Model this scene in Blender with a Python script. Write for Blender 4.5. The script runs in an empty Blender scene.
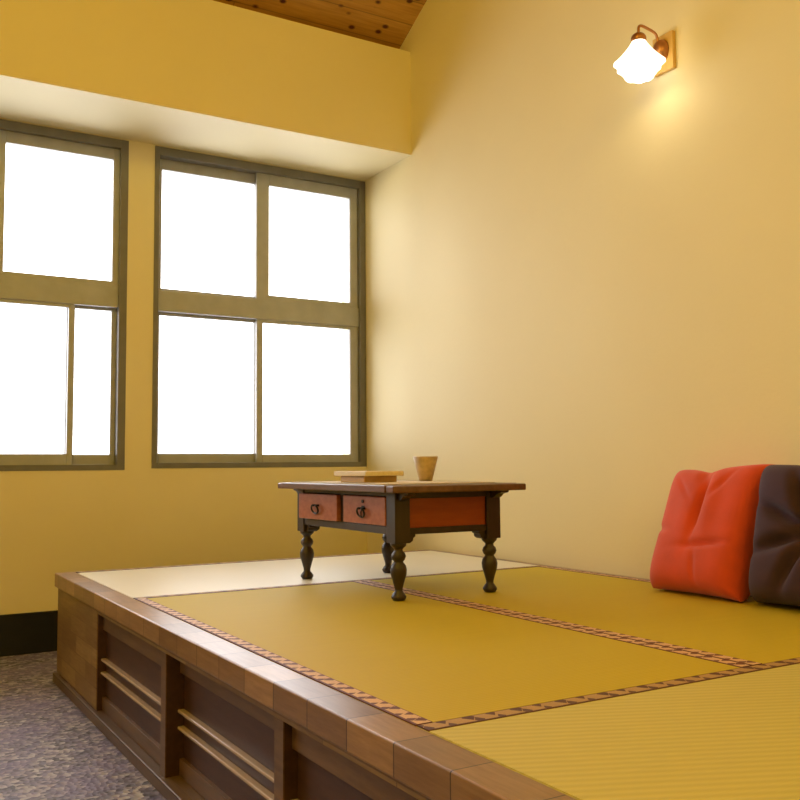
import bpy, bmesh, math, random
from mathutils import Vector, Matrix
random.seed(4)
PI = math.pi
sc = bpy.context.scene
COL = sc.collection

# ------------------------------------------------------------------ camera
cam = bpy.data.objects.new('camera', bpy.data.cameras.new('camera'))
COL.objects.link(cam)
cam.location = (-2.5282, -3.9526, 0.42)
cam.rotation_euler = (1.64261, 0.00801, -0.53745)
cam.data.sensor_width = 36.0
cam.data.lens = 919.676 / 800 * 36.0
cam.data.clip_start = 0.05
sc.camera = cam

# ------------------------------------------------------------------ world (overcast white daylight)
w = bpy.data.worlds.new('daylight'); sc.world = w; w.use_nodes = True
bg = w.node_tree.nodes['Background']
bg.inputs['Color'].default_value = (0.98, 0.98, 1.0, 1)
bg.inputs['Strength'].default_value = 5.5

# ------------------------------------------------------------------ exposure
sc.view_settings.view_transform = 'Standard'
sc.view_settings.look = 'None'
sc.view_settings.exposure = 0.04
sc.view_settings.gamma = 1.0
sc.view_settings.use_curve_mapping = False

# ------------------------------------------------------------------ daylight portals and added fill
def light(name, kind, loc, energy, color, **kw):
    d = bpy.data.lights.new(name, kind); d.energy = energy; d.color = color
    for k, v in kw.items(): setattr(d, k, v)
    o = bpy.data.objects.new(name, d); COL.objects.link(o); o.location = loc
    return o
# daylight portals in the two window openings and the added unseen one
for nm, cx, wd in (('window_portal', -0.615, 1.22), ('window_portal', -1.98, 1.22), ('window_portal', -3.35, 1.22)):
    o = light(nm, 'AREA', (cx, 0.80, 1.245), 1, (1, 1, 1), shape='RECTANGLE', size=wd, size_y=1.64)
    o.rotation_euler = (-PI/2, 0, 0)
    o.data.cycles.is_portal = True
# unseen warm fill lights, added to turn the plaster golden
WARM = (1.0, 0.77, 0.10)
light('warm_fill', 'POINT', (-3.6, -3.2, 2.9), 80, WARM, shadow_soft_size=0.18)
light('warm_fill', 'POINT', (-1.6, -5.0, 2.9), 50, WARM, shadow_soft_size=0.18)

# ------------------------------------------------------------------ helpers
def tag(o, label=None, cat=None, group=None, kind=None):
    if label: o['label'] = label
    if cat: o['category'] = cat
    if group: o['group'] = group
    if kind: o['kind'] = kind
    return o
def empty(name, loc=(0, 0, 0), rot=(0, 0, 0)):
    o = bpy.data.objects.new(name, None); COL.objects.link(o)
    o.location = loc; o.rotation_euler = rot; o.empty_display_size = 0.1
    return o
def obj(name, bm, mat, parent=None, smooth=False, recalc=True):
    if recalc: bmesh.ops.recalc_face_normals(bm, faces=bm.faces[:])
    me = bpy.data.meshes.new(name); bm.to_mesh(me); bm.free()
    if smooth:
        for p in me.polygons: p.use_smooth = True
    if mat: me.materials.append(mat)
    o = bpy.data.objects.new(name, me); COL.objects.link(o)
    if parent: o.parent = parent
    return o
def box(bm, x0, x1, y0, y1, z0, z1, bev=0.0, seg=2):
    x0, x1 = sorted((x0, x1)); y0, y1 = sorted((y0, y1)); z0, z1 = sorted((z0, z1))
    vs = [bm.verts.new(p) for p in ((x0,y0,z0),(x1,y0,z0),(x1,y1,z0),(x0,y1,z0),(x0,y0,z1),(x1,y0,z1),(x1,y1,z1),(x0,y1,z1))]
    fs = [bm.faces.new([vs[i] for i in f]) for f in ((0,3,2,1),(4,5,6,7),(0,1,5,4),(1,2,6,5),(2,3,7,6),(3,0,4,7))]
    if bev:
        es = list({e for f in fs for e in f.edges})
        bmesh.ops.bevel(bm, geom=es, offset=bev, segments=seg, affect='EDGES', profile=0.5)
    return bm
def B(*args, **kw):
    return box(bmesh.new(), *args, **kw)
def lathe(bm, prof, n=32, c=(0, 0, 0), ripple=None, caps=True):
    rings = []
    for r, z in prof:
        ring = []
        for k in range(n):
            a = 2*PI*k/n
            rr = r * (ripple(a, z) if ripple else 1)
            ring.append(bm.verts.new((c[0]+rr*math.cos(a), c[1]+rr*math.sin(a), c[2]+z)))
        rings.append(ring)
    for i in range(len(rings)-1):
        for k in range(n):
            bm.faces.new((rings[i][k], rings[i][(k+1) % n], rings[i+1][(k+1) % n], rings[i+1][k]))
    if caps:
        bm.faces.new(rings[0][::-1]); bm.faces.new(rings[-1])
    return bm
def tube(bm, pts, r, n=12, closed=False):
    pts = [Vector(p) for p in pts]; rings = []; N = len(pts); up = None
    for i, p in enumerate(pts):
        if closed: t = pts[(i+1) % N] - pts[i-1]
        else: t = pts[min(i+1, N-1)] - pts[max(i-1, 0)]
        t.normalize()
        if up is None:
            up = Vector((0, 0, 1)) if abs(t.z) < .9 else Vector((1, 0, 0))
        a = t.cross(up).normalized(); b = a.cross(t).normalized(); up = b
        rings.append([bm.verts.new(p + r*(a*math.cos(2*PI*k/n) + b*math.sin(2*PI*k/n))) for k in range(n)])
    for i in range(N if closed else N-1):
        A = rings[i]; Bq = rings[(i+1) % N]
        for k in range(n): bm.faces.new((A[k], A[(k+1) % n], Bq[(k+1) % n], Bq[k]))
    if not closed:
        bm.faces.new(rings[0][::-1]); bm.faces.new(rings[-1])
    return bm
def smooth_path(pts, k=6):
    P = [Vector(p) for p in pts]; out = []
    for i in range(len(P)-1):
        a, b, c, d = P[max(i-1,0)], P[i], P[i+1], P[min(i+2, len(P)-1)]
        for j in range(k):
            t = j/k
            out.append(0.5*((2*b)+(c-a)*t+(2*a-5*b+4*c-d)*t*t+(3*b-a-3*c+d)*t**3))
    out.append(P[-1]); return out
def prism(bm, pts2, axis, a, b):
    """extrude a 2D outline along an axis ('x' or 'y')"""
    def P(u, v, t): return (t, u, v) if axis == 'x' else (u, t, v)
    A = [bm.verts.new(P(u, v, a)) for u, v in pts2]; C = [bm.verts.new(P(u, v, b)) for u, v in pts2]
    bm.faces.new(A); bm.faces.new(C[::-1]); n = len(A)
    for i in range(n): bm.faces.new((A[i], C[i], C[(i+1) % n], A[(i+1) % n]))
    return bm

# ------------------------------------------------------------------ materials
class NT:
    def __init__(self, name):
        self.m = bpy.data.materials.new(name); self.m.use_nodes = True
        self.t = self.m.node_tree; self.bsdf = self.t.nodes['Principled BSDF']; self.L = self.t.links
    def n(self, typ, **kw):
        nd = self.t.nodes.new(typ)
        for k, v in kw.items():
            if k.startswith('i_'): nd.inputs[k[2:]].default_value = v
            else: setattr(nd, k, v)
        return nd
    def set(self, **kw):
        for k, v in kw.items():
            self.bsdf.inputs[k.replace('_', ' ')].default_value = v
    def link(self, a, b): self.L.new(a, b)
    def coords(self, scale=(1, 1, 1), out='Object', rot=(0, 0, 0)):
        tc = self.n('ShaderNodeTexCoord'); mp = self.n('ShaderNodeMapping')
        mp.inputs['Scale'].default_value = scale; mp.inputs['Rotation'].default_value = rot
        self.link(tc.outputs[out], mp.inputs['Vector']); return mp.outputs['Vector']
    def noise(self, vec, scale, detail=4, rough=0.5):
        nd = self.n('ShaderNodeTexNoise'); nd.inputs['Scale'].default_value = scale
        nd.inputs['Detail'].default_value = detail; nd.inputs['Roughness'].default_value = rough
        self.link(vec, nd.inputs['Vector']); return nd.outputs['Fac']
    def ramp(self, fac, stops):
        r = self.n('ShaderNodeValToRGB'); cr = r.color_ramp
        while len(cr.elements) < len(stops): cr.elements.new(0.5)
        for e, (p, c) in zip(cr.elements, stops): e.position = p; e.color = (*c, 1)
        self.link(fac, r.inputs['Fac']); return r.outputs['Color']
    def mix(self, fac, a, b, mode='MIX'):
        m = self.n('ShaderNodeMix', data_type='RGBA', blend_type=mode)
        if isinstance(fac, (int, float)): m.inputs[0].default_value = fac
        else: self.link(fac, m.inputs[0])
        for i, v in ((6, a), (7, b)):
            if isinstance(v, tuple): m.inputs[i].default_value = (*v, 1)
            else: self.link(v, m.inputs[i])
        return m.outputs[2]
    def math(self, op, a, b=None, c=None):
        m = self.n('ShaderNodeMath', operation=op)
        for i, v in enumerate((a, b, c)):
            if v is None: continue
            if isinstance(v, (int, float)): m.inputs[i].default_value = v
            else: self.link(v, m.inputs[i])
        return m.outputs[0]
    def color(self, c): self.link(c, self.bsdf.inputs['Base Color'])
    def bump(self, h, strength=0.2, dist=0.01):
        b = self.n('ShaderNodeBump'); b.inputs['Strength'].default_value = strength; b.inputs['Distance'].default_value = dist
        self.link(h, b.inputs['Height']); self.link(b.outputs['Normal'], self.bsdf.inputs['Normal'])

def m_wall():
    t = NT('wall_paint'); v = t.coords()
    n = t.noise(v, 1.7, 5)
    t.color(t.ramp(n, [(0.3, (0.80, 0.71, 0.435)), (0.7, (0.83, 0.74, 0.46))]))
    t.set(Roughness=0.62, Specular_IOR_Level=0.35)
    t.bump(t.noise(v, 60, 3), 0.12, 0.004)
    return t.m
def m_floor():
    t = NT('washed_pebble_floor'); v = t.coords()
    vo = t.n('ShaderNodeTexVoronoi'); vo.inputs['Scale'].default_value = 62; t.link(v, vo.inputs['Vector'])
    sep = t.n('ShaderNodeSeparateColor'); t.link(vo.outputs['Color'], sep.inputs[0])
    c = t.ramp(sep.outputs[0], [(0.0, (0.05, 0.045, 0.07)), (0.3, (0.15, 0.13, 0.19)), (0.55, (0.19, 0.17, 0.27)), (0.8, (0.34, 0.31, 0.36)), (1.0, (0.50, 0.47, 0.52))])
    big = t.noise(v, 5, 5, 0.7)
    c2 = t.mix(t.math('MULTIPLY', t.ramp(big, [(0.42, (0, 0, 0)), (0.62, (1, 1, 1))]), 0.55), c, (0.19, 0.15, 0.34))
    t.color(c2); t.set(Roughness=0.55)
    t.bump(vo.outputs['Distance'], 0.5, 0.006)
    return t.m
def m_ceiling():
    t = NT('knotty_pine_boards'); v = t.coords()
    br = t.n('ShaderNodeTexBrick'); br.offset = 0.37
    for k, x in (('Scale', 1.0), ('Mortar Size', 0.003), ('Brick Width', 2.6), ('Row Height', 0.12), ('Bias', 0.0)): br.inputs[k].default_value = x
    br.inputs['Color1'].default_value = (0.58, 0.31, 0.06, 1); br.inputs['Color2'].default_value = (0.44, 0.22, 0.04, 1); br.inputs['Mortar'].default_value = (0.06, 0.02, 0.01, 1)
    t.link(v, br.inputs['Vector'])
    g = t.noise(t.coords((1.5, 22, 22)), 3, 6, 0.6)
    c = t.mix(0.55, br.outputs['Color'], t.ramp(g, [(0.3, (0.34, 0.16, 0.025)), (0.7, (0.68, 0.40, 0.09))]))
    vo = t.n('ShaderNodeTexVoronoi'); vo.inputs['Scale'].default_value = 13; vo.inputs['Randomness'].default_value = 0.9; t.link(t.coords((0.8, 1.15, 1.15)), vo.inputs['Vector'])
    k = t.ramp(vo.outputs['Distance'], [(0.13, (1, 1, 1)), (0.25, (0, 0, 0))])
    c = t.mix(k, c, (0.07, 0.012, 0.008)); t.color(c); t.set(Roughness=0.5)
    t.bump(br.outputs['Fac'], -0.4, 0.004)
    return t.m
def m_plain(name, col, rough=0.5, metal=0.0, var=0.12, nscale=30, bump=0.0, spec=0.5, coat=0.0):
    t = NT(name); v = t.coords(); n = t.noise(v, nscale, 4)
    lo = tuple(c*(1-var) for c in col); hi = tuple(min(1, c*(1+var)) for c in col)
    t.color(t.ramp(n, [(0.3, lo), (0.7, hi)])); t.set(Roughness=rough, Metallic=metal, Specular_IOR_Level=spec, Coat_Weight=coat)
    if bump: t.bump(n, bump, 0.003)
    return t.m
def m_wood(name, dark, lightc, stretch=(14, 1.2, 14), rough=0.4, scale=4, spec=0.5):
    t = NT(name); v = t.coords(stretch)
    n = t.noise(v, scale, 6, 0.62); c = t.ramp(n, [(0.28, dark), (0.72, lightc)])
    n2 = t.noise(t.coords(), 3.0, 2)
    c = t.mix(t.math('MULTIPLY', n2, 0.35), c, dark)
    t.color(c); t.set(Roughness=rough, Specular_IOR_Level=spec); t.bump(n, 0.08, 0.002)
    return t.m
def m_staves(name, length, rowh, c1, c2, mort, mode, rough=0.4, off=0.5):
    """finger-jointed staves; mode 'cap' runs along y with rows over x+z, 'side' rows over z"""
    t = NT(name); tc = t.n('ShaderNodeTexCoord'); sp = t.n('ShaderNodeSeparateXYZ'); t.link(tc.outputs['Object'], sp.inputs[0])
    cb = t.n('ShaderNodeCombineXYZ')
    t.link(sp.outputs['Y'], cb.inputs['X'])
    if mode == 'cap':
        cb.inputs['Y'].default_value = 0.05
    else:
        t.link(sp.outputs['Z'], cb.inputs['Y'])
    br = t.n('ShaderNodeTexBrick'); br.offset = off
    for k, x in (('Scale', 1.0), ('Mortar Size', 0.0018), ('Brick Width', length), ('Row Height', rowh), ('Bias', -0.1), ('Mortar Smooth', 0.4)): br.inputs[k].default_value = x
    br.inputs['Color1'].default_value = (*c1, 1); br.inputs['Color2'].default_value = (*c2, 1); br.inputs['Mortar'].default_value = (*mort, 1)
    t.link(cb.outputs[0], br.inputs['Vector'])
    g = t.noise(t.coords((25, 2.5, 25)), 4, 6, 0.65)
    c = t.mix(1.0, br.outputs['Color'], t.ramp(g, [(0.25, (0.6, 0.55, 0.5)), (0.7, (1, 1, 1))]), 'MULTIPLY')
    bl = t.noise(t.coords(), 7, 3)
    c = t.mix(t.math('MULTIPLY', t.ramp(bl, [(0.45, (0, 0, 0)), (0.7, (1, 1, 1))]), 0.4), c, tuple(x*0.55 for x in c1))
    t.color(c); t.set(Roughness=rough); t.bump(g, 0.06, 0.002)
    return t.m
def m_rush(name, c1, c2, axis, pitch=0.011, rough=0.5, rib=0.35, streak=0.5, spec=0.5, turn=0.0):
    """woven rush; ribs repeat along 'axis' (0=x, 1=y)"""
    t = NT(name); tc = t.n('ShaderNodeTexCoord'); sp = t.n('ShaderNodeSeparateXYZ'); t.link(tc.outputs['Object'], sp.inputs[0])
    a = sp.outputs[axis]
    if turn: a = t.math('ADD', t.math('MULTIPLY', sp.outputs[0], math.sin(turn)), t.math('MULTIPLY', sp.outputs[1], math.cos(turn)))
    s = t.math('SINE', t.math('MULTIPLY', a, 2*PI/pitch)); h = t.math('MULTIPLY_ADD', s, 0.5, 0.5)
    st = (260, 3, 1) if axis == 0 else (3, 260, 1)
    n = t.noise(t.coords(st), 1.0, 3)
    big = t.noise(t.coords(), 2.2, 3)
    c = t.mix(n, c1, c2)
    c = t.mix(t.math('MULTIPLY', h, rib), c, tuple(x*0.62 for x in c1))
    c = t.mix(t.math('MULTIPLY', big, 0.3), c, tuple(x*0.8 for x in c1))
    t.color(c); t.set(Roughness=rough, Specular_IOR_Level=spec)
    t.bump(t.math('ADD', h, t.math('MULTIPLY', n, 0.5)), 0.25, 0.0012)
    return t.m
def m_binding(name, along, period=0.066, phase=0.0, base=(0.50, 0.27, 0.15), dark=(0.085, 0.018, 0.012)):
    """brocade edging: tan ground with dark bow shapes on alternating sides. UV: u metres along, v 0..1 across"""
    t = NT(name); uv = t.n('ShaderNodeUVMap'); uv.uv_map = 'UVMap'
    sp = t.n('ShaderNodeSeparateXYZ'); t.link(uv.outputs[0], sp.inputs[0])
    u, v = sp.outputs[0], sp.outputs[1]
    ph = t.math('FRACT', t.math('ADD', t.math('DIVIDE', u, period), phase))
    def blob(cu, cv, ru, rv):
        du = t.math('DIVIDE', t.math('ABSOLUTE', t.math('SUBTRACT', ph, cu)), ru)
        dv = t.math('DIVIDE', t.math('ABSOLUTE', t.math('SUBTRACT', v, cv)), rv)
        return t.math('LESS_THAN', t.math('ADD', du, dv), 1.0)
    f = t.math('MAXIMUM', t.math('MAXIMUM', blob(0.25, 0.80, 0.13, 0.50), blob(0.72, 0.85, 0.10, 0.40)), t.math('MAXIMUM', blob(0.36, 0.25, 0.10, 0.45), blob(0.80, 0.20, 0.08, 0.35)))
    f = t.math('MAXIMUM', f, t.math('LESS_THAN', v, 0.12))
    f = t.math('MAXIMUM', f, t.math('GREATER_THAN', v, 0.93))
    th = t.noise(t.coords((1, 1, 1)), 400, 2)
    g = t.mix(th, tuple(x*0.8 for x in base), tuple(min(1, x*1.25) for x in base))
    t.color(t.mix(f, g, dark)); t.set(Roughness=0.6)
    t.bump(th, 0.2, 0.001)
    return t.m
def m_glass():
    t = NT('window_glass'); nt = t.t
    tr = t.n('ShaderNodeBsdfTransparent'); gl = t.n('ShaderNodeBsdfGlossy'); gl.inputs['Roughness'].default_value = 0.02
    fr = t.n('ShaderNodeFresnel'); fr.inputs['IOR'].default_value = 1.25
    mx = t.n('ShaderNodeMixShader'); t.link(fr.outputs[0], mx.inputs[0]); t.link(tr.outputs[0], mx.inputs[1]); t.link(gl.outputs[0], mx.inputs[2])
    t.link(mx.outputs[0], nt.nodes['Material Output'].inputs['Surface'])
    return t.m
def m_runner():
    t = NT('lace_runner_cloth'); tc = t.n('ShaderNodeTexCoord'); sp = t.n('ShaderNodeSeparateXYZ'); t.link(tc.outputs['Object'], sp.inputs[0])
    x, y = sp.outputs[0], sp.outputs[1]
    # two rows of dark dashes near each edge
    def frame(hx, hy, wd):
        dx = t.math('SUBTRACT', hx, t.math('ABSOLUTE', x)); dy = t.math('SUBTRACT', hy, t.math('ABSOLUTE', y))
        d = t.math('MINIMUM', dx, dy)
        return t.math('MULTIPLY', t.math('GREATER_THAN', d, 0.006), t.math('LESS_THAN', d, 0.006+wd))
    dash = t.math('GREATER_THAN', t.math('SINE', t.math('MULTIPLY', t.math('ADD', x, y), 2*PI/0.06)), 0.0)
    f = t.math('MULTIPLY', frame(0.225, 0.34, 0.045), dash)
    t.color(t.mix(f, (0.72, 0.62, 0.45), (0.06, 0.05, 0.07))); t.set(Roughness=0.8)
    return t.m
def m_cushion(name, col, crease, rough=0.85, sheen=0.2):
    t = NT(name); v = t.coords(); n = t.noise(v, 220, 2); b = t.noise(v, 9, 4)
    t.color(t.ramp(b, [(0.3, tuple(c*0.88 for c in col)), (0.75, tuple(min(1, c*1.1) for c in col))]))
    t.set(Roughness=rough, Sheen_Weight=sheen); t.bump(t.math('ADD', t.math('MULTIPLY', n, 0.25), b), 0.25, 0.006)
    return t.m
def m_shade():
    t = NT('lit_glass_shade')
    t.set(Base_Color=(0.95, 0.92, 0.85, 1), Roughness=0.3, Emission_Color=(1.0, 0.90, 0.70, 1), Emission_Strength=2.6)
    return t.m

M = dict(
    wall=m_wall(), floor=m_floor(), ceil=m_ceiling(),
    skirt=m_plain('black_skirting_paint', (0.012, 0.012, 0.014), 0.35),
    alu=m_plain('haze_lifted_window_metal', (0.40, 0.41, 0.42), 0.38, 0.0, 0.08, 12),  # sash grey lifted to stand in for haze around the bright panes
    aludark=m_plain('dark_bronze_window_frame', (0.17, 0.165, 0.16), 0.38, 0.0, 0.08, 12),
    glass=m_glass(),
    cap=m_staves('finger_jointed_edge_wood', 0.155, 0.2, (0.42, 0.245, 0.115), (0.23, 0.125, 0.06), (0.035, 0.015, 0.008), 'cap', 0.30),
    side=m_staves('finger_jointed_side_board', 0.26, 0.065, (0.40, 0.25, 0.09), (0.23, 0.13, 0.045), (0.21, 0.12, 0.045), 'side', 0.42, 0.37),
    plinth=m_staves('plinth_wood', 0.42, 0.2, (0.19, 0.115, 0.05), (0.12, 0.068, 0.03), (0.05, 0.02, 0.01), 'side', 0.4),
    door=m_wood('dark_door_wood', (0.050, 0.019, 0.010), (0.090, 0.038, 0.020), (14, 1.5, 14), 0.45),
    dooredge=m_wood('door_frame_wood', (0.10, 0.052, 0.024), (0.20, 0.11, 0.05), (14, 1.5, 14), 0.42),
    rail=m_wood('highlit_door_rail_wood', (0.42, 0.30, 0.22), (0.58, 0.44, 0.33), (14, 1.5, 14), 0.16),  # light colour stands in for the highlight along the rails
    deck=m_wood('deck_wood', (0.15, 0.08, 0.04), (0.25, 0.14, 0.07)),
    green=m_rush('green_gold_rush', (0.55, 0.42, 0.022), (0.64, 0.50, 0.032), 1, 0.010, 0.62, 0.10, spec=0.22),
    pale=m_rush('pale_ribbed_rush', (0.60, 0.53, 0.165), (0.70, 0.62, 0.22), 1, 0.020, 0.55, 0.30, spec=0.3, turn=math.radians(24)),
    white=m_rush('glare_white_rush', (0.80, 0.76, 0.60), (0.86, 0.82, 0.67), 0, 0.014, 0.38, 0.04),  # window glare put into the mat's colour
    bind=m_binding('brocade_edging', 1, 0.085, 0.0, (0.66, 0.42, 0.24), (0.13, 0.03, 0.018)),
    bind2=m_binding('brocade_edging_dark', 1, 0.100, 0.3, (0.44, 0.27, 0.10), (0.09, 0.025, 0.012)),
    tdark=m_wood('dark_table_wood', (0.016, 0.008, 0.005), (0.038, 0.020, 0.013), (10, 10, 2), 0.40, spec=0.6),
    ttop=m_wood('table_top_wood', (0.09, 0.042, 0.028), (0.19, 0.092, 0.058), (12, 1.5, 12), 0.30),
    red=m_wood('red_drawer_lacquer', (0.30, 0.085, 0.05), (0.46, 0.16, 0.10), (2, 8, 14), 0.34),  # red lightened to stand in for glare on the drawer fronts
    orange=m_wood('orange_panel_lacquer', (0.26, 0.045, 0.004), (0.36, 0.075, 0.006), (2, 8, 14), 0.38),
    iron=m_plain('black_iron', (0.02, 0.018, 0.016), 0.35, 0.6),
    runner=m_runner(),
    board=m_wood('pale_board_wood', (0.68, 0.55, 0.34), (0.82, 0.70, 0.48), (12, 1.5, 12), 0.5),
    boardbase=m_wood('honey_base_wood', (0.42, 0.25, 0.07), (0.55, 0.34, 0.11), (12, 1.5, 12), 0.5),
    cup=m_plain('tan_stoneware', (0.50, 0.35, 0.16), 0.5, 0, 0.15, 60, 0.15),
    brass=m_plain('aged_copper_metal', (0.42, 0.19, 0.07), 0.3, 0.7),
    plate=m_wood('honey_pine_plate', (0.60, 0.36, 0.09), (0.78, 0.52, 0.16), (12, 12, 1.5), 0.4),
    shade=m_shade(),
    redfab=m_cushion('red_cotton', (0.66, 0.075, 0.035), 1),
    purple=m_cushion('aubergine_corduroy', (0.050, 0.022, 0.048), 1, 0.9, 0.08),
)

# ------------------------------------------------------------------ the setting
FZ = -0.433
YW = 0.661          # window wall plane
ZS = 2.0808         # soffit height
YS = 0.145          # face of the bulkhead
ZB = 2.648          # top of the bulkhead
XL, YR = -4.6, -6.4
SL = 0.524; Z0 = 2.848
ridge = -2.9; zr = Z0 - SL*ridge
tag(obj('floor', B(XL-.1, 0.1, YR-.1, YW+.15, FZ-.08, FZ), M['floor']), kind='structure')

bm = bmesh.new()
W2 = (-1.2307, -0.0015, 0.419, 2.0756); W1 = (-2.595, -1.3643, 0.412, 2.0756); W3 = (-3.96, -2.729, 0.412, 2.0756)
D0, D1 = YW, YW+0.14
box(bm, XL, 0, D0, D1, FZ, W1[2])
box(bm, W2[0], 0, D0, D1, W1[2], W2[2])
box(bm, XL, 0, D0, D1, W2[3], ZS+0.02)
box(bm, XL, W3[0], D0, D1, W1[2], W1[3]); box(bm, W3[1], W1[0], D0, D1, W1[2], W1[3])
box(bm, W1[1], W2[0], D0, D1, W1[2], W1[3])
tag(obj('wall_back', bm, M['wall']), kind='structure')
tag(obj('trim_1', B(XL, 0, YS, D1, ZS, ZB), M['wall']), 'golden plaster bulkhead running above both windows', kind='structure')
bm = bmesh.new()
prof = [(YW+.3, FZ), (YW+.3, Z0-SL*(YW+.3)), (ridge, zr), (YR, Z0-SL*(2*ridge-YR)), (YR, FZ)]
prism(bm, prof, 'x', 0, 0.12)
tag(obj('wall_right', bm, M['wall']), kind='structure')
bm = bmesh.new(); prism(bm, prof, 'x', XL-.12, XL)
tag(obj('wall_left', bm, M['wall']), kind='structure')
zrr = Z0-SL*(2*ridge-YR)
tag(obj('wall_front', B(XL, 0, YR-.12, YR, FZ, zrr+.02), M['wall']), kind='structure')
bm = bmesh.new()
prism(bm, [(YW+.3, Z0-SL*(YW+.3)), (ridge, zr), (YR, zrr), (YR, zrr+.05), (ridge, zr+.05), (YW+.3, Z0-SL*(YW+.3)+.05)], 'x', XL-.12, 0.12)
tag(obj('ceiling', bm, M['ceil']), kind='structure')
# outer wall strip closing the gap behind the bulkhead
tag(obj('trim_2', B(XL, 0, D1, D1+.1, ZS, Z0-SL*D1+.02), M['ceil']), 'timber strip closing the eaves above the bulkhead', kind='structure')
tag(obj('baseboard_back', B(XL, 0, YW-0.012, YW, FZ, -0.245, bev=.002), M['skirt']), kind='structure')

def window(name, F, upper, lower, label):
    x0, x1, z0, z1 = F
    r = empty(name, ((x0+x1)/2, YW, z0)); tag(r, kind='structure')
    r.location = (0, 0, 0)
    fw = 0.032
    bm = bmesh.new()
    ya, yb = YW-0.004, YW+0.12
    box(bm, x0, x0+fw*.8, ya, yb, z0, z1, bev=.002); box(bm, x1-fw*1.2, x1, ya, yb, z0, z1, bev=.002)
    box(bm, x0+fw*.8, x1-fw*1.2, ya, yb, z0, z0+.027, bev=.002); box(bm, x0+fw*.8, x1-fw*1.2, ya, yb, z1-.045, z1, bev=.002)
    obj('window_frame', bm, M['aludark'], r)
    obj('transom', B(x0+fw*.8, x1-fw*1.2, YW+.012, yb, 1.222, 1.33, bev=.002), M['alu'], r)
    xi0, xi1 = x0+fw*.8, x1-fw*1.2
    for (a0, a1, g0, g1, zb0, zb1, gz0, gz1, yo) in upper+lower:
        # sash outer a0..a1 x zb0..zb1, glass opening g0..g1 x gz0..gz1
        yy0, yy1 = YW+yo, YW+yo+.028
        bm = bmesh.new()
        box(bm, a0, g0, yy0, yy1, zb0, zb1, bev=.002); box(bm, g1, a1, yy0, yy1, zb0, zb1, bev=.002)
        box(bm, g0, g1, yy0, yy1, zb0, gz0, bev=.002); box(bm, g0, g1, yy0, yy1, gz1, zb1, bev=.002)
        s = obj('sash', bm, M['alu'], r)
        obj('pane', B(g0-.004, g1+.004, yy0+.011, yy0+.016, gz0-.004, gz1+.004), M['glass'], s)
    return r
window('window_2', W2,
       [(-1.204, -0.630, -1.176, -0.657, 1.325, 2.035, 1.348, 1.976, .055), (-0.664, -0.041, -0.590, -0.089, 1.325, 2.035, 1.358, 1.970, .022)],
       [(-1.204, -0.630, -1.182, -0.660, 0.425, 1.228, 0.494, 1.207, .055), (-0.660, -0.041, -0.625, -0.091, 0.425, 1.228, 0.489, 1.204, .022)], '')
window('window_1', W1,
       [(-2.57, -1.94, -2.53, -1.97, 1.325, 2.035, 1.348, 1.976, .055), (-1.98, -1.392, -1.937, -1.432, 1.325, 2.035, 1.354, 1.976, .022)],
       [(-2.57, -1.610, -2.53, -1.636, 0.425, 1.228, 0.492, 1.205, .022), (-1.64, -1.392, -1.600, -1.424, 0.425, 1.228, 0.489, 1.209, .055)], '')
window('added_window_3', W3,  # added out of view, to throw daylight on left-facing sides
       [(-3.93, -3.31, -3.90, -3.34, 1.325, 2.035, 1.348, 1.976, .055), (-3.35, -2.76, -3.31, -2.80, 1.325, 2.035, 1.354, 1.976, .022)],
       [(-3.93, -3.31, -3.90, -3.34, 0.425, 1.228, 0.492, 1.205, .055), (-3.35, -2.76, -3.31, -2.80, 0.425, 1.228, 0.489, 1.209, .022)], '')

# ------------------------------------------------------------------ tatami platform
XO = -1.8047; XI = -1.728; YE = -3.66
pf = empty('tatami_platform', (-0.9, -1.8, FZ))
tag(pf, 'raised wooden platform with sliding cupboard doors along its side, in the window corner', 'platform')
pf.location = (0, 0, 0)
XF = -1.790
bm = bmesh.new()
box(bm, XO, XI, YE, 0, -.055, 0, bev=.004, seg=3)
obj('edge_cap', bm, M['cap'], pf)
bm = bmesh.new(); box(bm, XI, -.034, -.022, 0, -.055, -.0005, bev=.002); obj('edge_cap', bm, M['cap'], pf)
bm = bmesh.new(); box(bm, -.034, -.001, YE, 0, -.055, -.0005, bev=.002); obj('edge_cap', bm, M['cap'], pf)
bm = bmesh.new(); box(bm, XI, -.034, YE, -3.58, -.055, -.0005, bev=.002); obj('edge_cap', bm, M['cap'], pf)
obj('deck', B(XI+.001, -.035, -3.579, -.023, -.075, -.0505), M['deck'], pf)
def side_board(y0, y1): obj('side_panel', B(XF, XF+.022, y0, y1, -.395, -.056, bev=.001), M['side'], pf)
side_board(-.69, 0); side_board(YE, -3.04)
obj('back_panel', B(XF+.023, -.001, -.022, -.002, -.395, -.056), M['side'], pf)
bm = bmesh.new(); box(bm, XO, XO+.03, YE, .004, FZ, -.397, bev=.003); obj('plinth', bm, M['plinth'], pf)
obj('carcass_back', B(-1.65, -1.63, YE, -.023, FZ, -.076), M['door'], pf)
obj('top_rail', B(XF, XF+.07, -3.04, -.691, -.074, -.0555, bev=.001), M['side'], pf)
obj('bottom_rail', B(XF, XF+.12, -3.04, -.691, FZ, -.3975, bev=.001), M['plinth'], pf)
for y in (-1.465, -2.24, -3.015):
    obj('shade_dark_post', B(XF+.003, XF+.075, y-.022, y+.022, -.397, -.0745), M['door'], pf)  # dark sides paint in the bay's shade; light front is a separate sheet
    obj('post_lit_front', B(XF, XF+.003, y-.022, y+.022, -.397, -.0745), M['dooredge'], pf)
obj('jamb_shade', B(XF+.002, XF+.06, -.697, -.6905, -.397, -.0745), M['door'], pf)  # added dark board standing in for shade on the panel's edge
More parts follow.
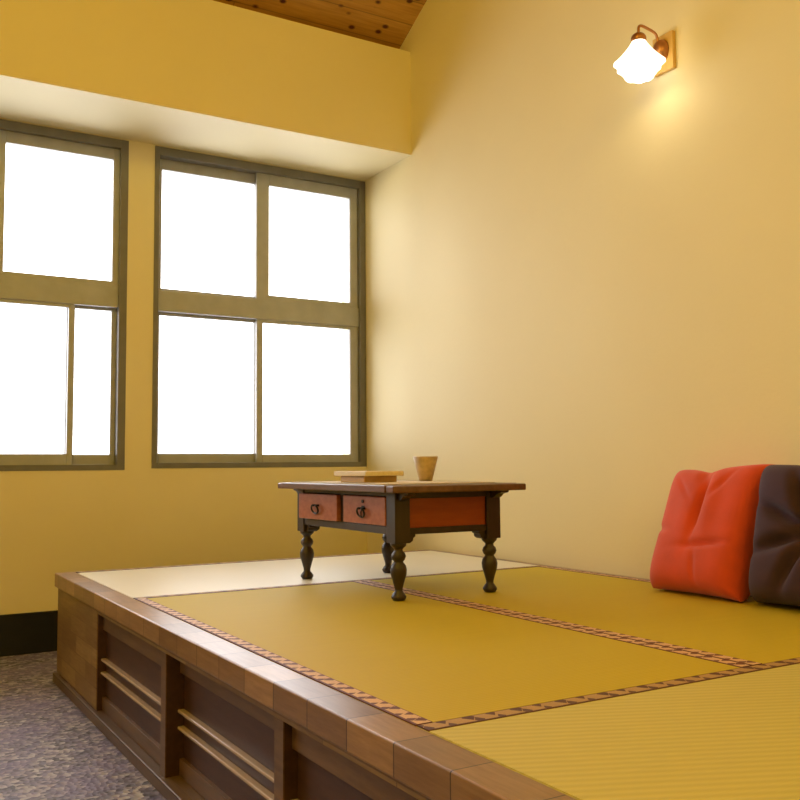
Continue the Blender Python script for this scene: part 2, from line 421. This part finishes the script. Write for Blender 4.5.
def door(y0, y1, xd):
    """door between y0 (near) and y1 (far); xd = frame face"""
    bm = bmesh.new()
    box(bm, xd, xd+.02, y0, y1, -.128, -.076, bev=.001)
    box(bm, xd, xd+.02, y0, y1, -.396, -.352, bev=.001)
    d = obj('sliding_door', bm, M['dooredge'], pf)
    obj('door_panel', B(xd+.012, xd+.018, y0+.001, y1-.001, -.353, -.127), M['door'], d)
    for z in (-.228, -.272):
        b = bmesh.new(); box(b, xd-.006, xd+.013, y0, y1, z-.0045, z+.0045, bev=.003, seg=3)
        obj('door_rail', b, M['rail'], d)
door(-1.442, -.698, -1.772)
door(-2.217, -1.488, -1.752)
door(-2.992, -2.263, -1.772)

# ------------------------------------------------------------------ tatami mats
def uvbox_strip(bm, pts_u0, pts_u1, length):
    pass
def strip(name, mat, parent, ax, a0, a1, b0, b1, flip=False, z1=.0012):
    """binding strip: runs a0..a1 along axis ax ('x'/'y'), b0..b1 across (b may be (start,end) pairs)"""
    bm = bmesh.new(); uvl = bm.loops.layers.uv.new('UVMap')
    if not isinstance(b0, tuple): b0 = (b0, b0)
    if not isinstance(b1, tuple): b1 = (b1, b1)
    n = 24; rows = []
    for i in range(n+1):
        t = i/n; a = a0+(a1-a0)*t; c0 = b0[0]+(b0[1]-b0[0])*t; c1 = b1[0]+(b1[1]-b1[0])*t
        row = []
        for b, z in ((c0, -.012), (c0, z1-.0004), (c0+(c1-c0)*.04, z1), (c1-(c1-c0)*.04, z1), (c1, z1-.0004), (c1, -.012)):
            row.append(bm.verts.new((b, a, z) if ax == 'y' else (a, b, z)))
        rows.append(row)
    V = (0, 0, .03, .97, 1, 1)
    for i in range(n):
        for j in range(6):
            k = (j+1) % 6
            f = bm.faces.new((rows[i][j], rows[i+1][j], rows[i+1][k], rows[i][k]))
            ds = (i, i+1, i+1, i); js = (j, j, k, k)
            for lp, d, q in zip(f.loops, ds, js):
                v = V[q] if j < 5 else 0.0
                if flip: v = 1-v
                lp[uvl].uv = (abs(a1-a0)*d/n, v)
    bm.faces.new(rows[0][::-1]); bm.faces.new(rows[-1])
    bmesh.ops.recalc_face_normals(bm, faces=bm.faces[:])
    return obj(name, bm, mat, parent, recalc=False)
def mat_body(corners, m, name, bev=.0015):
    """corners: four (x,y) counter-clockwise"""
    bm = bmesh.new()
    lo = [bm.verts.new((x, y, -.05)) for x, y in corners]; hi = [bm.verts.new((x, y, 0)) for x, y in corners]
    bm.faces.new(lo[::-1]); bm.faces.new(hi)
    for i in range(4): bm.faces.new((lo[i], lo[(i+1) % 4], hi[(i+1) % 4], hi[i]))
    bmesh.ops.bevel(bm, geom=bm.edges[:], offset=bev, segments=2, affect='EDGES')
    return obj(name, bm, m)
XR = -.0355; XC = -.905
def yw(x): return -.940      # seam behind the green mats
def yf(x): return -2.653      # seam in front of them
g = .0008
rw = tag(empty('tatami_mat'), 'pale tatami mat whitened by painted-in window glare, at the window end of the platform', 'tatami mat')
rw.name = 'tatami_mat'
b = mat_body([(XI+g, yw(XI)+g), (XR-g, yw(XR)+g), (XR-g, -.0235), (XI+g, -.0235)], M['white'], 'rush_cover'); b.parent = rw
strip('cloth_binding', M['bind2'], rw, 'x', XI+.001, XR-.001, -.056, -.0238)
strip('cloth_binding', M['bind2'], rw, 'x', XI+.001, XR-.001, (yw(XI)+.0015, yw(XR)+.0015), (yw(XI)+.030, yw(XR)+.030))
def green(xa, xb, label):
    r = tag(empty('tatami_mat'), label, 'tatami mat')
    b = mat_body([(xa+g, yf(xa)+g), (xb-g, yf(xb)+g), (xb-g, yw(xb)-g), (xa+g, yw(xa)-g)], M['green'], 'rush_cover'); b.parent = r
    strip('cloth_binding', M['bind'], r, 'y', yf(xa)+.002, yw(xa)-.002, xa+.001, xa+.034)
    strip('cloth_binding', M['bind'], r, 'y', yf(xb)+.002, yw(xb)-.002, xb-.034, xb-.001)
    return r
green(XI, XC, 'green-gold tatami mat between the platform\'s wooden left edge and the centre seam')
green(XC, XR, 'green-gold tatami mat beside the right wall, with the red and dark cushions on it')
rp = tag(empty('tatami_mat'), 'pale ribbed tatami mat laid crosswise in the foreground, nearest the viewer', 'tatami mat')
b = mat_body([(XI+g, -3.579), (XR-g, -3.579), (XR-g, yf(XR)-g), (XI+g, yf(XI)-g)], M['pale'], 'rush_cover'); b.parent = rp
# its rear binding laps over the seam
strip('cloth_binding', M['bind2'], rp, 'x', XI+.002, XR-.002, yf(XI)-.038, yf(XI)-.0015)
strip('cloth_binding', M['bind2'], rp, 'x', XI+.002, XR-.002, -3.578, -3.545)

# ------------------------------------------------------------------ low table
tb = empty('low_table', (-.866, -1.104, .001)); tag(tb, 'low dark wooden table with red drawers and turned legs standing on the mats', 'table')
def LP(x): return x  # table built around its own origin
cx, cy = -.866, -1.104
def tb_box(name, mat, x0, x1, y0, y1, z0, z1, bev=.002, parent=None):
    return obj(name, B(x0-cx, x1-cx, y0-cy, y1-cy, z0, z1, bev=bev), mat, parent or tb)
# top: frame of the slab and an inset field
bm = bmesh.new()
x0, x1, y0, y1 = -1.134-cx, -.626-cx, -1.565-cy, -.695-cy
box(bm, x0, x1, y0+.045, y1-.045, .339, .361, bev=.003)
box(bm, x0+.004, x1+.002, y0, y0+.0445, .338, .3595, bev=.004, seg=3)
box(bm, x0+.004, x1+.002, y1-.0445, y1, .338, .3595, bev=.004, seg=3)
obj('table_top', bm, M['ttop'], tb)
def leg_mesh(sx, sy):
    bm = bmesh.new(); h = .0275
    box(bm, -h, h, -h, h, .178, .3385, bev=.0015)
    # stepped taper under the block
    prof = [(.0, 0), (.018, .0), (.0235, .008), (.024, .013), (.019, .021), (.0125, .029), (.0130, .038), (.0185, .058), (.0250, .080), (.0265, .095), (.0235, .108),
            (.0165, .117), (.0150, .121), (.0205, .127), (.0240, .137), (.0205, .147), (.0145, .153), (.0135, .159), (.0180, .164), (.0245, .170), (.0265, .178), (.02, .182)]
    lathe(bm, prof[1:], 28)
    # scalloped brackets towards the neighbouring legs
    for ax, s in (('x', sx), ('y', sy)):
        pts = [(0, .204), (.040, .204), (.040, .197), (.033, .193), (.031, .184), (.022, .178), (.012, .178), (0, .178)]
        pts = [(s*(h-.002+u-.012+.012*0), z) for u, z in pts]
        pts = [(p[0] if abs(p[0]) > 0 else 0, p[1]) for p in pts]
        prism(bm, pts, 'y' if ax == 'x' else 'x', -h*.55, h*.85)
    return bm
for lx, sx in ((-1.041, 1), (-.688, -1)):
    for ly, sy in ((-1.443, 1), (-.768, -1)):
        o = obj('leg', leg_mesh(sx, sy), M['tdark'], tb); o.location = (lx-cx, ly-cy, 0)
        for p in o.data.polygons: p.use_smooth = len(p.vertices) == 4 and p.center.z < .1785 and p.area < 2e-4
XA, XB = -1.065, -.664
xl0, xl1 = XA, XA+.02
bm = bmesh.new()
def tbx(bm, x0, x1, y0, y1, z0, z1, bev=.0015): box(bm, x0-cx, x1-cx, y0-cy, y1-cy, z0, z1, bev=bev)
tbx(bm, XA, XA+.02, -1.4165, -.7945, .3235, .3385); tbx(bm, XA, XA+.02, -1.4165, -.7945, .204, .2285); tbx(bm, XA, XA+.02, -1.123, -1.088, .228, .324)
tbx(bm, XB-.02, XB, -1.4165, -.7945, .204, .3385)
tbx(bm, -1.0145, -.7155, -1.4655, -1.4455, .3165, .3385); tbx(bm, -1.0145, -.7155, -1.4655, -1.4455, .204, .2245)
tbx(bm, -1.0145, -.7155, -.7655, -.7455, .204, .3385)
obj('apron', bm, M['tdark'], tb)
tb_box('end_panel', M['orange'], -1.014, -.716, -1.461, -1.452, .224, .317, .001)
tb_box('drawer_divider', M['tdark'], -1.044, -.70, -1.115, -1.097, .206, .336, .0)
def corbel(y, s):
    bm = bmesh.new()
    pts = [(0, 0), (s*.060, 0), (s*.058, -.007), (s*.044, -.010), (s*.030, -.013), (s*.020, -.022), (s*.008, -.026), (0, -.026)]
    for xx in (-1.058, -.70):
        bm = bmesh.new()
        prism(bm, [(y-cy+u, .3380+z) for u, z in pts], 'x', xx-cx, xx-cx+.03)
        obj('corbel', bm, M['tdark'], tb)
corbel(-1.4712, -1); corbel(-.7398, 1)
def drawer(y0, y1, slide, skew, lock):
    bm = bmesh.new(); d0 = -1.072-cx
    yc = (y0+y1)/2-cy; hw = (y1-y0)/2-.0015
    box(bm, d0, d0+.018, -hw, hw, .2305, .3215, bev=.0025, seg=2)
    box(bm, d0+.018, d0+.30, -hw+.008, -hw+.016, .236, .312); box(bm, d0+.018, d0+.30, hw-.016, hw-.008, .236, .312)
    box(bm, d0+.018, d0+.30, -hw+.008, hw-.008, .233, .238); box(bm, d0+.292, d0+.30, -hw+.008, hw-.008, .236, .312)
    o = obj('drawer', bm, M['red'], tb); o.location = (-slide, yc, 0); o.rotation_euler = (0, 0, skew)
    # ring pull
    bm = bmesh.new(); R = .0165
    pts = [(d0-.006-.004*(1-math.cos(a)), R*1.45*math.sin(a), .268 - R*.92*math.cos(a)) for a in [math.radians(-150+300*i/24) for i in range(25)]]
    tube(bm, pts, .0034, 10)
    for s in (-1, 1):
        tube(bm, [(d0+.002, s*R*.72, .268+R*.80), (d0-.014, s*R*.72, .268+R*.80)], .004, 10)
    obj('ring_pull', bm, M['iron'], o, smooth=True)
    if lock:
        bm = bmesh.new(); tube(bm, [(d0+.002, 0, .304), (d0-.004, 0, .304)], .0055, 14)
        box(bm, d0-.002, d0+.002, -.009, .009, .284, .29)
        obj('keyhole_plate', bm, M['iron'], o)
        bm = bmesh.new(); tube(bm, [(d0-.002, -.002, .284), (d0-.010, -.003, .270), (d0-.010, -.003, .252)], .0022, 8); obj('hasp', bm, M['iron'], o)
drawer(-1.088, -.795, .014, math.radians(2.2), False)
drawer(-1.4155, -1.1235, .0, 0, True)

# ------------------------------------------------------------------ things on the table
TZ = .3625
rn = obj('table_runner', B(-.225, .225, -.34, .34, 0, .0022, bev=.0008), M['runner']); rn.location = (-.893, -1.115, TZ)
tag(rn, 'pale cloth with a border of dark dashes spread on the low table', 'table cloth')
cbz = TZ+.0028
cp = tag(empty('tea_cup', (-.700, -1.070, cbz)), 'tan flared stoneware cup standing on the low table', 'cup')
bm = bmesh.new()
prof = [(.0225, 0), (.0245, .002), (.0460, .088), (.0450, .0895), (.0435, .088), (.0225, .006), (.001, .005)]
lathe(bm, prof, 40, caps=False); bm.faces.new([v for v in bm.verts[:40]][::-1])
obj('cup_body', bm, M['cup'], cp, smooth=False)
for p in cp.children[0].data.polygons: p.use_smooth = len(p.vertices) == 4
bd = tag(empty('serving_board', (-.955, -1.095, cbz), (0, 0, math.radians(4))), 'thin pale wooden board on a narrower base, lying beside the cup', 'board')
obj('base', B(-.068, .068, -.078, .078, 0, .021, bev=.002), M['boardbase'], bd)
obj('board', B(-.080, .080, -.105, .105, .0212, .038, bev=.003, seg=3), M['board'], bd)

# ------------------------------------------------------------------ wall lamp
LY = -1.643
wl = tag(empty('wall_lamp', (0, LY, 1.92)), 'lit wall lamp with white glass shade and copper arm on the right wall', 'lamp')
def lz(z): return z-1.92
obj('wall_plate', B(-.018, -.001, -.048, .048, lz(1.850), lz(1.990), bev=.002), M['plate'], wl)
bm = bmesh.new()
rings = []
for sx_, s in ((-.018, 1.0), (-.026, 1.0), (-.040, .88), (-.050, .62), (-.054, .25)):
    rings.append([bm.verts.new((sx_, .031*s*math.cos(a), lz(1.928)+.042*s*math.sin(a))) for a in [2*PI*k/28 for k in range(28)]])
for i in range(4):
    for k in range(28): bm.faces.new((rings[i][k], rings[i][(k+1) % 28], rings[i+1][(k+1) % 28], rings[i+1][k]))
bm.faces.new(rings[0][::-1]); bm.faces.new(rings[-1])
obj('rosette', bm, M['brass'], wl, smooth=True)
bm = bmesh.new()
tube(bm, smooth_path([(-.040, 0, lz(1.945)), (-.044, 0, lz(1.972)), (-.056, 0, lz(1.988)), (-.090, 0, lz(1.996)), (-.122, 0, lz(1.999)), (-.136, 0, lz(1.990)), (-.138, 0, lz(1.962))]), .0052, 12)
obj('arm', bm, M['brass'], wl, smooth=True)
bm = bmesh.new(); lathe(bm, [(.009, .036), (.016, .033), (.024, .026), (.027, .018), (.027, .004), (.023, 0)], 32, (-.138, 0, lz(1.932)))
obj('shade_holder', bm, M['brass'], wl, smooth=True)
bm = bmesh.new()
def rip(a, z): 
    k = max(0, min(1, (1.925-(z+1.92))/.07))
    return 1 + .075*k*math.cos(7*a+.6)
pr = [(.024, lz(1.938)), (.030, lz(1.926)), (.044, lz(1.905)), (.060, lz(1.884)), (.074, lz(1.868)), (.085, lz(1.857)), (.086, lz(1.848)), (.072, lz(1.836)), (.062, lz(1.824)), (.055, lz(1.810)), (.046, lz(1.801)),
      (.043, lz(1.803)), (.051, lz(1.812)), (.058, lz(1.825)), (.068, lz(1.838)), (.080, lz(1.849)), (.080, lz(1.856)), (.070, lz(1.867)), (.056, lz(1.883)), (.040, lz(1.903)), (.026, lz(1.923)), (.020, lz(1.936))]
lathe(bm, pr, 96, (-.138, 0, 0), rip, caps=False)
obj('lamp_shade', bm, M['shade'], wl, smooth=True)
bulb = light('bulb_light', 'POINT', (-.138, LY, 1.822), 0.36, (1.0, .86, .62), shadow_soft_size=.03)

# ------------------------------------------------------------------ cushions
def cushion(name, W, H, T, mat, folds, loc, lean, turn, outline=None, n=72, pw=4, pinch=.05):
    """front face towards -x; u across (-y), v up"""
    bm = bmesh.new()
    def pt(u, v, side):
        e = (max(0, 1-abs(u)**pw)*max(0, 1-abs(v)**pw))**.42
        t = T/2*e
        d = folds(u, v)*e if side < 0 else 0
        uu = u*(1-pinch*(1-v*v)*abs(u)); vv = v*(1-pinch*(1-u*u)*abs(v))
        dz = outline(u) if outline and v > 0 else 0
        if u > 0 and H > .42: uu *= 1+.045*v-.035
        y = -uu*W/2; z = vv*H/2 + (dz*v*v if dz else 0)
        return (side*t + (-d if side < 0 else 0)*-1, y, z)
    G = {}
    for side in (-1, 1):
        for i in range(n+1):
            for j in range(n+1):
                u = math.sin(PI/2*(2*i/n-1)); v = math.sin(PI/2*(2*j/n-1))
                edge = i in (0, n) or j in (0, n)
                key = (i, j, 0 if edge else side)
                if key not in G: G[key] = bm.verts.new(pt(u, v, side))
    for side in (-1, 1):
        for i in range(n):
            for j in range(n):
                q = []
                for a, b2 in ((i, j), (i+1, j), (i+1, j+1), (i, j+1)):
                    edge = a in (0, n) or b2 in (0, n)
                    q.append(G[(a, b2, 0 if edge else side)])
                bm.faces.new(q)
    o = obj(name, bm, mat, None, smooth=True)
    # rotate: lean back about y axis, then turn
    o.rotation_euler = (0, lean, turn)
    R = o.rotation_euler.to_matrix(); P = [R @ v.co for v in o.data.vertices]
    # rests on the mat and touches the wall
    o.location = (-.002-max(p.x for p in P), loc[1], .0015-min(p.z for p in P))
    return o
def ga(u, v, cu, cv, su, sv, ang=0):
    du, dv = u-cu, v-cv; c, s = math.cos(ang), math.sin(ang)
    a, b = du*c+dv*s, -du*s+dv*c
    return math.exp(-(a/su)**2-(b/sv)**2)
def red_folds(u, v):
    # positive = inwards
    d = .030*ga(u, v, -.02, .28, .07, .42, -.10) + .018*ga(u, v, -.12, .85, .10, .22, .45)
    d += .020*ga(u, v, .25, -.32, .45, .045, .12) + .012*ga(u, v, -.85, -.12, .22, .05, -.1)
    d -= .012*ga(u, v, .22, .35, .16, .5) + .006*ga(u, v, -.3, .2, .2, .6)
    d += .010*ga(u, v, .35, .62, .25, .05, .9) + .009*ga(u, v, -.45, .55, .3, .04, -.7) + .008*ga(u, v, .15, -.7, .05, .25, .2)
    return d
def red_outline(u): return -.014*math.exp(-((u+.15)/.30)**2) + .012*u
rc = cushion('cushion', .378, .428, .170, M['redfab'], red_folds, (-.155, -1.902, .208), math.radians(22), math.radians(-2), red_outline, pw=6, pinch=.035)
tag(rc, 'red cotton cushion leaning against the right wall beside the dark one', 'cushion')
def pur_folds(u, v):
    d = .085*ga(u, v, .02, .02, .17, .17)
    for k in range(8):
        a = k*PI/4+.35
        cu, cv = .45*math.cos(a), .45*math.sin(a)
        d += .045*ga(u, v, cu, cv, .42, .085, a)
    d -= .012*ga(u, v, -.1, -.5, .3, .3)
    return d
pc = cushion('cushion', .44, .418, .22, M['purple'], pur_folds, (-.150, -2.322, .208), math.radians(13), math.radians(-1), None, pw=7, pinch=.03)
tag(pc, 'dark aubergine tufted cushion against the right wall, cut by the right edge of the photo', 'cushion')
